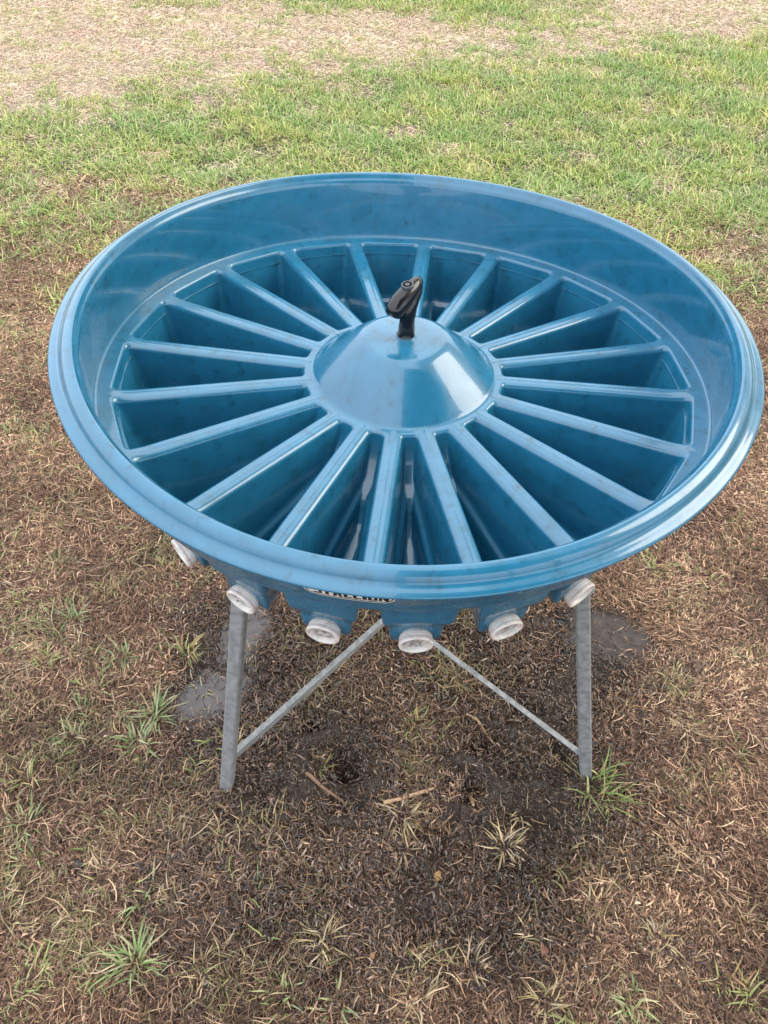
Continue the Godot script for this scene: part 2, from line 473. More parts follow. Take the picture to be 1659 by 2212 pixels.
	var feet := [Vector3(-0.326, -0.035, 0.448), Vector3(0.462, -0.035, 0.362), Vector3(0.37, -0.035, -0.425), Vector3(-0.42, -0.035, -0.34)]
	var tops := [Vector3(-0.2500, 0.586, 0.3760), Vector3(0.3290, 0.586, 0.3180), Vector3(0.28, 0.586, -0.360), Vector3(-0.335, 0.586, -0.308)]
	for i in 4:
		var l := Node3D.new(); l.name = "leg"; f.add_child(l, true)
		st = begin()
		bar(st, feet[i], tops[i], 0.0255, 0.0255, [0.62, 0.32, 0.9, 0.3][i], 0.003)
		mesh_node("tube", finish(st), l, zinc)
		st = begin()
		bar(st, tops[i] + Vector3(0, -0.004, 0), tops[i] + Vector3(0, 0.001, 0), 0.034, 0.034, 0.62, 0.003)
		mesh_node("top_cap", finish(st), l, zinc)
	for i in 2:
		var a: Vector3 = feet[i].lerp(tops[i], (0.125 - i * 0.004) / 0.619)
		var b: Vector3 = feet[i + 2].lerp(tops[i + 2], (0.125 - i * 0.004) / 0.619)
		var dy := Vector3(0, -0.012 * i, 0)
		st = begin()
		bar(st, a + dy, b + dy, 0.003, 0.019, 0.0, 0.0006)
		var d := (b - a).normalized(); var side := d.cross(Vector3.UP).normalized()
		bar(st, a + dy + Vector3(0, 0.0085, 0) - side * 0.006, b + dy + Vector3(0, 0.0085, 0) - side * 0.006, 0.0095, 0.0026, 0.0, 0.0006)
		mesh_node("brace", finish(st), f, zinc)

var div_rows := {}
var div_rows2 := {}
# where along a divider's centre line a point of the compartment's side belongs (0 at the ledge, 1 at the hub)
func ease_ends(t: float, ra: float, rb: float, q: Vector2) -> float:
	var r := q.length()
	var base := (R_LEDGE - r) / (R_LEDGE - R_HUB)
	if t <= 0.0: return 0.0
	if t >= 1.0: return 1.0
	return clampf(base, 0.0, 1.0)

# ------------------------------------------------------------------ badge lettering
func badge_texture() -> ImageTexture:
	var w := 1024; var h := 320
	var im := Image.create(w, h, false, Image.FORMAT_RGBA8)
	var white := Color(0.90, 0.90, 0.88); var ink := Color(0.03, 0.03, 0.035)
	for y in h:
		for x in w:
			# pill outline with bands
			var r := h / 2.0 - 1.0
			var cx := clampf(x, r * 0.95, w - r * 0.95)
			var d := Vector2((x - cx) / 0.95, y - h / 2.0).length() / r
			var c := Color(white, 0.0)
			if d < 1.0: c = white
			if d < 0.90 and d > 0.76: c = ink
			im.set_pixel(x, y, c)
	var top := 70; var bot := 262; var t := 34
	var x0 := 112; var lw := 92; var gap := 12
	var xs := []
	var x := x0
	var widths := [98, 98, 112, 92, 92, 48, 108, 112]
	for v in widths: xs.append(x); x += v + gap
	var put := func(a: int, b: int, c: int, d: int) -> void: im.fill_rect(Rect2i(a, b, c, d), ink)
	var hh := bot - top
	# S
	put.call(xs[0], top, widths[0], t); put.call(xs[0], top + hh / 2 - t / 2, widths[0], t); put.call(xs[0], bot - t, widths[0], t)
	put.call(xs[0], top, t, hh / 2); put.call(xs[0] + widths[0] - t, top + hh / 2, t, hh / 2)
	# T
	put.call(xs[1], top, widths[1], t); put.call(xs[1] + widths[1] / 2 - 22, top, 44, hh)
	# A
	for yy in range(top, bot):
		var k := float(yy - top) / hh
		var half := int(lerpf(26, widths[2] / 2.0, k))
		var cx2: int = xs[2] + widths[2] / 2
		put.call(cx2 - half, yy, mini(42, half), 1); put.call(cx2 + half - mini(42, half), yy, mini(42, half), 1)
	put.call(xs[2] + 18, top + int(hh * 0.55), widths[2] - 36, t)
	for i in [3, 4]:
		put.call(xs[i], top, 42, hh); put.call(xs[i], bot - t, widths[i], t)
	put.call(xs[5], top, widths[5], hh)
	put.call(xs[6], top, widths[6], t); put.call(xs[6], bot - t, widths[6], t); put.call(xs[6], top, 40, hh); put.call(xs[6] + widths[6] - 40, top, 40, hh)
	put.call(xs[7], top, 36, hh); put.call(xs[7] + widths[7] - 36, top, 36, hh)
	for yy in range(top, bot):
		put.call(xs[7] + int(lerpf(0, widths[7] - 42, float(yy - top) / hh)), yy, 42, 1)
	im.generate_mipmaps()
	return ImageTexture.create_from_image(im)

# ------------------------------------------------------------------ grass
func ribbon(st: SurfaceTool, pts: Array, w: float, side: Vector3, col: Color, taper := 1.0) -> void:
	var n := pts.size()
	for i in n - 1:
		var t0 := float(i) / (n - 1); var t1 := float(i + 1) / (n - 1)
		var w0 := w * (1.0 - taper * pow(t0, 2.0)); var w1 := w * (1.0 - taper * pow(t1, 2.0))
		if i == 0: w0 *= 0.7
		var a: Vector3 = pts[i] - side * w0; var b: Vector3 = pts[i] + side * w0
		var c: Vector3 = pts[i + 1] + side * w1; var d: Vector3 = pts[i + 1] - side * w1
		st.set_color(col)
		for v in ([a, b, c, a, c, d] if w1 > 0.00005 else [a, b, c]): st.add_vertex(v)

func vary(c: Color, amt := 0.25) -> Color:
	var k := rng.randf_range(1.0 - amt, 1.0 + amt)
	return Color(c.r * k * rng.randf_range(0.93, 1.07), c.g * k * rng.randf_range(0.95, 1.05), c.b * k * rng.randf_range(0.9, 1.1))

# a mat of short dead strips lying every way
func litter_clump(count: int, radius: float, palette: Array, lmin: float, lmax: float, wid: float, lift: float, rise := 0.75, spread := 9.0) -> ArrayMesh:
	var st := SurfaceTool.new(); st.begin(Mesh.PRIMITIVE_TRIANGLES); st.set_smooth_group(-1)
	for i in count:
		var a := rng.randf() * TAU; var r := radius * sqrt(rng.randf())
		var p := Vector3(cos(a) * r, rng.randf_range(0.0, lift), sin(a) * r)
		var yaw := rng.randf() * TAU if spread > 3.0 else rng.randfn(0.0, spread) + (PI if rng.randf() < 0.5 else 0.0)
		var ln := lerpf(lmin, lmax, pow(rng.randf(), 1.8))
		var curl := rng.randf_range(-1.4, 1.4)
		var pitch := rng.randf_range(-0.25, rise)
		var pts := [p]
		var n := 4
		for k in n - 1:
			var d := Vector3(cos(yaw) * cos(pitch), sin(pitch), sin(yaw) * cos(pitch))
			pts.append(pts[-1] + d * ln / (n - 1))
			yaw += curl / (n - 1) + rng.randf_range(-0.25, 0.25); pitch -= rng.randf_range(-0.1, 0.65)
		for k in pts.size(): pts[k].y = maxf(pts[k].y, -0.0015)
		var flat := Vector3(-sin(yaw), rng.randf_range(-0.7, 0.7), cos(yaw)).normalized()
		ribbon(st, pts, wid * rng.randf_range(0.4, 1.1) * 0.5, flat, vary(palette[rng.randi() % palette.size()], 0.3), 0.75)
	st.generate_normals()
	return st.commit()

# blades growing out of a patch
func blade_clump(count: int, radius: float, palette: Array, lmin: float, lmax: float, wid: float, lean: float, droop: float) -> ArrayMesh:
	var st := SurfaceTool.new(); st.begin(Mesh.PRIMITIVE_TRIANGLES); st.set_smooth_group(-1)
	for i in count:
		var a := rng.randf() * TAU; var r := radius * sqrt(rng.randf())
		var p := Vector3(cos(a) * r, -0.004, sin(a) * r)
		var yaw := rng.randf() * TAU
		if radius < 0.03: yaw = a + rng.randfn(0.0, 1.1)
		var ln := rng.randf_range(lmin, lmax)
		var el := PI / 2 - absf(rng.randfn(lean, 0.32))
		var pts := [p]; var n := 5
		var dr := droop * rng.randf_range(0.3, 1.5)
		for k in n - 1:
			var d := Vector3(cos(yaw) * cos(el), sin(el), sin(yaw) * cos(el))
			pts.append(pts[-1] + d * ln / (n - 1))
			el -= dr / (n - 1); yaw += rng.randf_range(-0.25, 0.25)
		for k in range(1, pts.size()): pts[k].y = maxf(pts[k].y, 0.001)
		var side := Vector3(-sin(yaw), rng.randf_range(-0.35, 0.35), cos(yaw)).normalized()
		ribbon(st, pts, wid * rng.randf_range(0.6, 1.15) * 0.5, side, vary(palette[rng.randi() % palette.size()], 0.22), 1.0)
	st.generate_normals()
	return st.commit()

func scatter(called: String, meshes: Array, spots: Array, material: Material, label: String, category: String) -> void:
	# spots: [Vector3, scale, tint]; one object, or a Node3D of a few copies where several shapes are mixed
	var root := Node3D.new(); root.name = numbered(called); add_child(root)
	tag(root, label, category, "", "stuff")
	var per := []
	for m in meshes: per.append([])
	for s in spots: per[rng.randi() % meshes.size()].append(s)
	for i in meshes.size():
		if per[i].is_empty(): continue
		var mm := MultiMesh.new()
		mm.transform_format = MultiMesh.TRANSFORM_3D; mm.use_colors = true
		mm.mesh = meshes[i]; mm.instance_count = per[i].size()
		for j in per[i].size():
			var s: Array = per[i][j]
			var b := Basis(Vector3.UP, s[3] if s.size() > 3 else rng.randf() * TAU).scaled(Vector3.ONE * s[1])
			mm.set_instance_transform(j, Transform3D(b, s[0])); mm.set_instance_color(j, s[2])
		var o := MultiMeshInstance3D.new(); o.name = "blades"; o.multimesh = mm; o.material_override = material
		o.set_meta("kind", "stuff")
		root.add_child(o, true)

func plant_mat(rough: float, back := 0.0) -> StandardMaterial3D:
	var m := mat(Color.WHITE, rough)
	m.vertex_color_use_as_albedo = true; m.cull_mode = BaseMaterial3D.CULL_DISABLED
	if back > 0.0:
		m.backlight_enabled = true; m.backlight = Color(back, back, back)
	return m

func in_view(x: float, z: float) -> bool:
	# the strip of ground that the photograph and a step to its side can see
	if z > 1.35: return false
	return absf(x) < 1.35 + maxf(0.0, 1.0 - z) * 0.52

func build_ground() -> void:
	# one sheet: fine polar grid round the feeder, coarser out to the horizon
	var radii := [0.0]
	var r := 0.0
	while r < 120.0:
		r += 0.012 if r < 1.15 else (r * 0.035 - 0.02 if r < 10.0 else r * 0.18)
		radii.append(r)
	var n := 420
	var st := begin()
	var rows := []
	var cols := []
	for rr in radii:
		var row := PackedVector3Array(); var cr := PackedColorArray()
		for j in n:
			var a := TAU * j / n
			var x: float = rr * cos(a) + 0.05; var z: float = rr * sin(a) + 0.25
			row.append(Vector3(x, height(x, z), z))
			var g := green_at(x, z) if rr < 60 else 0.7
			var fa := far_at(x, z)
			var wet := wet_mask(x, z) if rr < 1.6 else 0.0
			var c := Color(0.080, 0.049, 0.034).lerp(Color(0.090, 0.082, 0.040), g).lerp(Color(0.46, 0.37, 0.28), fa * (1.0 - g))
			c = c.lerp(Color(0.040, 0.026, 0.019), wet * 0.9)
			if rr > 7.5: c = c.lerp(Color(0.16, 0.18, 0.065), sm(7.5, 12.0, rr))
			cr.append(c)
		rows.append(row); cols.append(cr)
	for i in rows.size() - 1:
		for j in n:
			var k := (j + 1) % n
			for q in [[i, j], [i + 1, j], [i + 1, k], [i, j], [i + 1, k], [i, k]]:
				st.set_color(cols[q[0]][q[1]]); st.add_vertex(rows[q[0]][q[1]])
	var gm := mat(Color.WHITE, 0.85)
	gm.vertex_color_use_as_albedo = true
	gm.albedo_texture = noise_tex(0.05, [0.0, 0.35, 0.6, 1.0], [Color(0.45, 0.45, 0.45), Color(0.75, 0.75, 0.75), Color(0.95, 0.95, 0.95), Color(1, 1, 1)], 51, 1024, 6)
	gm.uv1_triplanar = true; gm.uv1_world_triplanar = true; gm.uv1_scale = Vector3.ONE * 1.6
	gm.normal_enabled = true; gm.normal_texture = noise_tex(0.06, [], [], 52, 1024, 5, FastNoiseLite.TYPE_SIMPLEX_SMOOTH, true, 10.0)
	var o := mesh_node("ground", finish(st), self, gm)
	o.set_meta("kind", "structure"); o.set_meta("label", "brown trampled paddock ground with dry and green grass")

	# trodden wet mud: a skin over the same relief
	st = begin()
	var cell := 0.008
	var nx := 260; var nz := 200
	var hs := PackedFloat32Array(); var ms := PackedFloat32Array()
	for iz in nz + 1:
		for ix in nx + 1:
			var x := -1.0 + ix * cell; var z := -0.65 + iz * cell
			var m := mud_mask(x, z) * (1.0 - sm(0.1, 0.5, puddle_mask(x, z)))
			ms.append(m)
			hs.append((height(x, z) + 0.003 + 0.0085 * n_fine.get_noise_2d(x * 1.4, z * 1.4) + 0.006 * n_edge.get_noise_2d(x * 3.0, z * 3.0) if m > 0.2 else 0.0))
	for iz in nz:
		for ix in nx:
			var a := iz * (nx + 1) + ix
			var ids := [a, a + 1, a + nx + 2, a + nx + 1]
			var ok := true
			for q in ids:
				if ms[q] < 0.34: ok = false
			if not ok: continue
			var v := []
			for q in ids: v.append(Vector3(-1.0 + (q % (nx + 1)) * cell, hs[q], -0.65 + (q / (nx + 1)) * cell))
			for q in [0, 1, 2, 0, 2, 3]: st.add_vertex(v[q])
	var mm := mat(Color.WHITE, 0.5)
	mm.albedo_texture = noise_tex(0.03, [0.0, 0.4, 0.6, 1.0], [lin(0.024, 0.015, 0.010), lin(0.044, 0.030, 0.021), lin(0.062, 0.044, 0.033), lin(0.100, 0.077, 0.063)], 61, 1024, 6)
	mm.roughness_texture = noise_tex(0.025, [0.0, 0.5, 1.0], [Color(0.35, 0.35, 0.35), Color(0.7, 0.7, 0.7), Color(1, 1, 1)], 62, 512, 5)
	mm.roughness = 0.24
	mm.uv1_triplanar = true; mm.uv1_world_triplanar = true; mm.uv1_scale = Vector3.ONE * 2.5
	mm.normal_enabled = true; mm.normal_scale = 2.5; mm.normal_texture = noise_tex(0.05, [], [], 63, 1024, 5, FastNoiseLite.TYPE_SIMPLEX_SMOOTH, true, 14.0)
	mm.cull_mode = BaseMaterial3D.CULL_DISABLED
	o = mesh_node("mud", finish(st), self, mm)
	o.set_meta("kind", "structure"); o.set_meta("label", "dark wet mud trodden up in front of the feeder")

	# silty puddles: flat films that meet the relief in an uneven shore
	var pm := mat(Color.WHITE, 0.04)
	pm.albedo_texture = noise_tex(0.02, [0.0, 0.5, 1.0], [lin(0.040, 0.032, 0.030), lin(0.064, 0.053, 0.051), lin(0.095, 0.081, 0.079)], 65, 512, 5)
	pm.uv1_triplanar = true; pm.uv1_world_triplanar = true; pm.uv1_scale = Vector3.ONE * 3.0
	pm.normal_enabled = true; pm.normal_scale = 0.12; pm.normal_texture = noise_tex(0.03, [], [], 66, 512, 3, FastNoiseLite.TYPE_SIMPLEX_SMOOTH, true, 4.0)
	for p in PUDDLES:
		st = begin()
		var ring := PackedVector3Array()
		for j in 64:
			var a := TAU * j / 64
			var q: Vector2 = Vector2(cos(a) * p[2], sin(a) * p[3]) * 1.35
			ring.append(Vector3(p[0] + q.x * cos(p[4]) - q.y * sin(p[4]), -0.0045, p[1] + q.x * sin(p[4]) + q.y * cos(p[4])))
		cap(st, ring)
		o = mesh_node("puddle", finish(st), self, pm)
		o.set_meta("kind", "structure"); o.set_meta("label", "shallow silty puddle on the trodden ground")

func build_grass() -> void:
	var tan_pal := [Color(0.47, 0.345, 0.245), Color(0.33, 0.225, 0.155), Color(0.22, 0.138, 0.094), Color(0.145, 0.084, 0.058), Color(0.098, 0.056, 0.040), Color(0.055, 0.032, 0.022), Color(0.036, 0.022, 0.016), Color(0.16, 0.098, 0.060)]
	var dark_pal := [Color(0.10, 0.064, 0.042), Color(0.058, 0.036, 0.025), Color(0.036, 0.022, 0.015), Color(0.19, 0.13, 0.088), Color(0.048, 0.033, 0.026)]
	var straw_pal := [Color(0.64, 0.53, 0.37), Color(0.58, 0.46, 0.33), Color(0.50, 0.39, 0.28), Color(0.44, 0.33, 0.24), Color(0.50, 0.46, 0.26), Color(0.68, 0.57, 0.43)]
	var green_pal := [Color(0.22, 0.34, 0.058), Color(0.28, 0.40, 0.080), Color(0.17, 0.28, 0.050), Color(0.36, 0.44, 0.12), Color(0.42, 0.42, 0.16), Color(0.12, 0.20, 0.042), Color(0.50, 0.45, 0.24)]
	var olive_pal := [Color(0.22, 0.21, 0.085), Color(0.30, 0.25, 0.12), Color(0.16, 0.165, 0.06), Color(0.36, 0.29, 0.17), Color(0.20, 0.14, 0.08)]
	var litter := []; var wetlit := []; var strawlit := []; var green := []; var olive := []; var long := []
	var mats_ := []; var crumbs := []; var sprig := []
	for i in 3: litter.append(litter_clump(54, 0.055, tan_pal, 0.006, 0.026, 0.0032, 0.009))
	for i in 3: litter.append(litter_clump(40, 0.050, tan_pal, 0.014, 0.042, 0.0023, 0.012, 0.8, 0.9))
	for i in 4: mats_.append(litter_clump(58, 0.060, tan_pal, 0.009, 0.034, 0.0030, 0.006, 0.25, 0.55))
	for i in 3: crumbs.append(litter_clump(46, 0.055, [Color(0.12, 0.075, 0.052), Color(0.07, 0.044, 0.031), Color(0.20, 0.135, 0.095), Color(0.045, 0.029, 0.021), Color(0.30, 0.215, 0.155)], 0.003, 0.011, 0.0036, 0.004, 0.5))
	for i in 4: sprig.append(blade_clump(9, 0.018, [Color(0.19, 0.26, 0.075), Color(0.25, 0.29, 0.10), Color(0.33, 0.31, 0.14), Color(0.14, 0.20, 0.06)], 0.022, 0.060, 0.0040, 0.75, 1.3))
	for i in 3: wetlit.append(litter_clump(34, 0.055, dark_pal, 0.005, 0.026, 0.0038, 0.006))
	for i in 4: strawlit.append(litter_clump(40, 0.075, straw_pal, 0.015, 0.060, 0.0040, 0.008, 0.35))
	for i in 4: green.append(blade_clump(34, 0.06, green_pal, 0.020, 0.066, 0.0044, 0.66, 1.0))
	for i in 2: green.append(blade_clump(22, 0.05, green_pal, 0.035, 0.095, 0.0050, 0.75, 1.6))
	for i in 1: green.append(blade_clump(26, 0.055, [Color(0.42, 0.38, 0.20), Color(0.34, 0.34, 0.13), Color(0.52, 0.44, 0.27), Color(0.26, 0.28, 0.08)], 0.03, 0.085, 0.0036, 0.9, 1.2))
	for i in 4: olive.append(blade_clump(22, 0.04, olive_pal, 0.025, 0.062, 0.0028, 0.75, 1.7))
	for i in 4: long.append(litter_clump(6, 0.05, [Color(0.42, 0.31, 0.19), Color(0.30, 0.20, 0.12), Color(0.50, 0.41, 0.25)], 0.026, 0.062, 0.0024, 0.012))
	var s_l := []; var s_w := []; var s_s := []; var s_g := []; var s_o := []; var s_n := []; var s_m := []; var s_c := []; var s_p := []
	rng.seed = 77
	# near ground: dense brown thatch
	for i in 62000:
		var z := 1.35 - 3.9 * rng.randf()
		var x := rng.randf_range(-1.0, 1.0) * (1.45 + maxf(0.0, 1.0 - z) * 0.55)
		if not in_view(x, z): continue
		var mu := mud_mask(x, z) if absf(x) < 1.1 else 0.0
		var pu := puddle_mask(x, z) if absf(x) < 0.9 and z > -0.5 and z < 0.6 else 0.0
		if pu > 0.2 and rng.randf() > 0.10 - 0.06 * pu: continue
		var g := green_at(x, z) if z < -0.6 else 0.0
		if rng.randf() < g * 0.65: continue
		var wet := wet_mask(x, z)
		var patch := n_mid.get_noise_2d(x * 0.8 + 70.0, z * 0.8) + 0.4 * n_mid.get_noise_2d(x * 2.3 - 20.0, z * 2.3)
		var broad := n_big.get_noise_2d(x * 1.6 + 12.0, z * 1.6 - 6.0)
		var flow := 3.5 * n_big.get_noise_2d(x * 2.0 + 90.0, z * 2.0) + rng.randfn(0.0, 0.35)
		var p := Vector3(x, height(x, z) - 0.001, z)
		var tone_drop := 0.30 * sm(0.35, 0.85, z) + 0.25 * wet  # litter darkens towards the near edge and where the ground is wet
		var tone := clampf(1.26 + 0.16 * sm(0.2, -0.6, z) + 0.55 * patch + 0.55 * broad - tone_drop + rng.randf_range(-0.15, 0.15), 0.42, 1.75)
		var tint := Color(tone * 1.04, tone * (0.965 + 0.05 * patch), tone * (0.90 + 0.06 * broad))
		var hole := 0.0
		if wet > 0.0:
			for o in HOLES:
				hole = maxf(hole, 1.0 - Vector2((x - o[0]) / o[2], (z - o[1]) / o[3]).length())
		if hole > 0.1 and rng.randf() < 0.85: continue
		if mu > 0.3:
			if rng.randf() < lerpf(0.25, 0.70, sm(0.45, 0.9, mu)): continue
			s_w.append([p + Vector3(0, 0.006, 0), rng.randf_range(0.6, 1.1), tint])
		elif rng.randf() < wet * 0.78:
			s_w.append([p + Vector3(0, 0.002, 0), rng.randf_range(0.7, 1.25), tint])
		elif rng.randf() < 0.05:
			s_n.append([p + Vector3(0, 0.004, 0), rng.randf_range(0.6, 1.25), tint])
		elif patch < -0.30:
			# bare, crumbly ground
			if rng.randf() < 0.5: s_c.append([p + Vector3(0, 0.001, 0), rng.randf_range(0.7, 1.3), tint])
			elif rng.randf() < 0.25: s_l.append([p, rng.randf_range(0.5, 0.9), tint])
		elif rng.randf() < sm(-0.05, 0.35, broad):
			s_m.append([p, rng.randf_range(0.75, 1.3), tint, flow])
		else:
			s_l.append([p, rng.randf_range(0.65, 1.35), tint, flow])
			if rng.randf() < 0.15: s_c.append([p + Vector3(0, 0.002, 0), rng.randf_range(0.7, 1.2), tint])
	for fo in [Vector2(-0.322, 0.446), Vector2(0.457, 0.361)]:
		for i in 26:
			var a := rng.randf() * TAU; var rr := rng.randf_range(0.018, 0.05)
			var q := Vector3(fo.x + cos(a) * rr, 0, fo.y + sin(a) * rr); q.y = height(q.x, q.z) + rng.randf_range(0.0, 0.008)
			(s_l if i % 3 == 0 else (s_c if i % 3 == 1 else s_w)).append([q, rng.randf_range(0.35, 0.6), Color(0.8, 0.75, 0.7)])
	# sprigs of green coming through, mostly to the left of the feeder
	for i in 4200:
		var z := 1.2 - 2.9 * rng.randf()
		var x := rng.randf_range(-1.0, 1.0) * (1.45 + maxf(0.0, 1.0 - z) * 0.55)
		var k := n_mid.get_noise_2d(x * 0.9 - 33.0, z * 0.9 + 11.0) + 0.42 * sm(-0.05, -0.5, x) + 0.45 * sm(-0.4, -1.4, z)
		if k < 0.30 + rng.randf() * 0.35 or puddle_mask(x, z) > 0.1 or mud_mask(x, z) > 0.3: continue
		s_p.append([Vector3(x, height(x, z) + 0.001, z), rng.randf_range(0.55, 1.2), Color(1, 1, 1) * rng.randf_range(0.8, 1.25)])
	# olive, half-dead growth in patches
	for i in 8500:
		var z := 1.35 - 3.6 * rng.randf()
		var x := rng.randf_range(-1.0, 1.0) * (1.45 + maxf(0.0, 1.0 - z) * 0.55)
		if not in_view(x, z): continue
		var k := n_mid.get_noise_2d(x * 1.1 + 17.0, z * 1.1 + 3.0) + 0.30 * sm(0.3, -0.9, x) + 0.35 * sm(-0.3, -1.5, z)
		if k < 0.10 + rng.randf() * 0.28: continue
		if puddle_mask(x, z) > 0.1 or mud_mask(x, z) > 0.35: continue
		s_o.append([Vector3(x, height(x, z), z), rng.randf_range(0.6, 1.15), Color(1, 1, 1) * rng.randf_range(0.75, 1.2)])
	# lawn
	for i in 46000:
		var z := -0.9 - 8.6 * pow(rng.randf(), 0.8)
		var x := rng.randf_range(-1.0, 1.0) * (1.4 + (1.0 - z) * 0.55)
		var g := green_at(x, z)
		var thin := n_mid.get_noise_2d(x * 0.9 + 50.0, z * 0.9)
		var h := Vector3(x, height(x, z), z)
		var big := lerpf(1.0, 1.35, sm(-3.0, -7.0, z))
		if rng.randf() < g * clampf(0.92 + thin * 0.9, 0.12, 1.0):
			var yel := clampf(0.5 + 1.0 * n_big.get_noise_2d(x * 2.2 + 3.0, z * 2.2 - 8.0), 0.0, 1.0)
			s_g.append([h, rng.randf_range(0.75, 1.15) * big, Color(lerpf(0.86, 1.26, yel), lerpf(1.0, 1.14, yel), 1.0) * rng.randf_range(0.82, 1.12)])
		elif z < -2.0:
			if rng.randf() < 0.85: s_s.append([h, rng.randf_range(0.8, 1.2) * big, Color(1, 0.97 + 0.1 * thin, 0.97) * rng.randf_range(0.8, 1.1)])
			if rng.randf() < 0.20 + 0.5 * thin: s_g.append([h, rng.randf_range(0.4, 0.75) * big, Color(1.15, 1.05, 1.0)])
	scatter("thatch", litter, s_l, plant_mat(0.75), "mat of short dead brown grass covering the ground", "dead grass")
	scatter("matted_thatch", mats_, s_m, plant_mat(0.75), "flattened mat of dead grass combed one way", "dead grass")
	scatter("soil_crumbs", crumbs, s_c, plant_mat(0.8), "crumbs of dark soil and chopped dead grass on bare spots", "soil")
	scatter("green_sprigs", sprig, s_p, plant_mat(0.5, 0.35), "thin sprigs of green grass coming up through the thatch", "grass")
	scatter("wet_thatch", wetlit, s_w, plant_mat(0.20), "dark wet grass litter trodden into the mud", "dead grass")
	scatter("long_straw", long, s_n, plant_mat(0.7), "scattered longer pale stems of dead grass", "dead grass")
	scatter("dry_grass", strawlit, s_s, plant_mat(0.75, 0.1), "pale dry bleached grass beyond the green lawn", "dry grass")
	scatter("lawn_grass", green, s_g, plant_mat(0.5, 0.45), "short green lawn grass behind the feeder", "grass")
	scatter("olive_grass", olive, s_o, plant_mat(0.6, 0.3), "half-dead olive grass growing through the thatch", "grass")
	print("spots ", s_l.size(), " ", s_w.size(), " ", s_n.size(), " ", s_s.size(), " ", s_g.size(), " ", s_o.size())

# ------------------------------------------------------------------ single tufts, sticks, leaves
func tuft(u: float, v: float, size: float, kind: String, blades := 18, label := "") -> void:
	var pals := {
		"green": [Color(0.17, 0.25, 0.085), Color(0.23, 0.30, 0.12), Color(0.13, 0.19, 0.065), Color(0.32, 0.34, 0.17), Color(0.40, 0.36, 0.20)],
		"yellow": [Color(0.30, 0.31, 0.11), Color(0.22, 0.26, 0.08), Color(0.42, 0.34, 0.17), Color(0.36, 0.24, 0.11)],
		"dry": [Color(0.44, 0.34, 0.20), Color(0.34, 0.25, 0.14), Color(0.27, 0.22, 0.10), Color(0.50, 0.41, 0.26)]}
	var labels := {
		"green": "small fresh green grass tuft growing through the brown thatch",
		"yellow": "small yellowing green grass tuft growing through the brown thatch",
		"dry": "small tuft of straw coloured dead grass standing in the thatch"}
	var p := px(u, v)
	p.y = height(p.x, p.z)
	var t := Node3D.new(); t.name = numbered({"green": "green_grass_tuft", "yellow": "yellowing_grass_tuft", "dry": "dry_grass_tuft"}[kind]); add_child(t)
	t.position = p
	tag(t, label if label != "" else labels[kind], "grass tuft", kind + " grass tufts on the thatch")
	var wid := {"green": 0.0054, "yellow": 0.0042, "dry": 0.0036}
	mesh_node("leaf_blades", blade_clump(int(blades * 1.9), 0.012 + 0.12 * size, pals[kind], size * 0.6, size * 1.45, wid[kind], 0.62 if kind != "dry" else 0.85, 1.35 if kind != "dry" else 1.6), t, tuft_mat)
	mesh_node("dead_base", blade_clump(int(blades * 0.6), 0.02 + 0.16 * size, pals["dry"], size * 0.3, size * 0.8, 0.0022, 1.15, 0.9), t, tuft_mat)

var tuft_mat: StandardMaterial3D

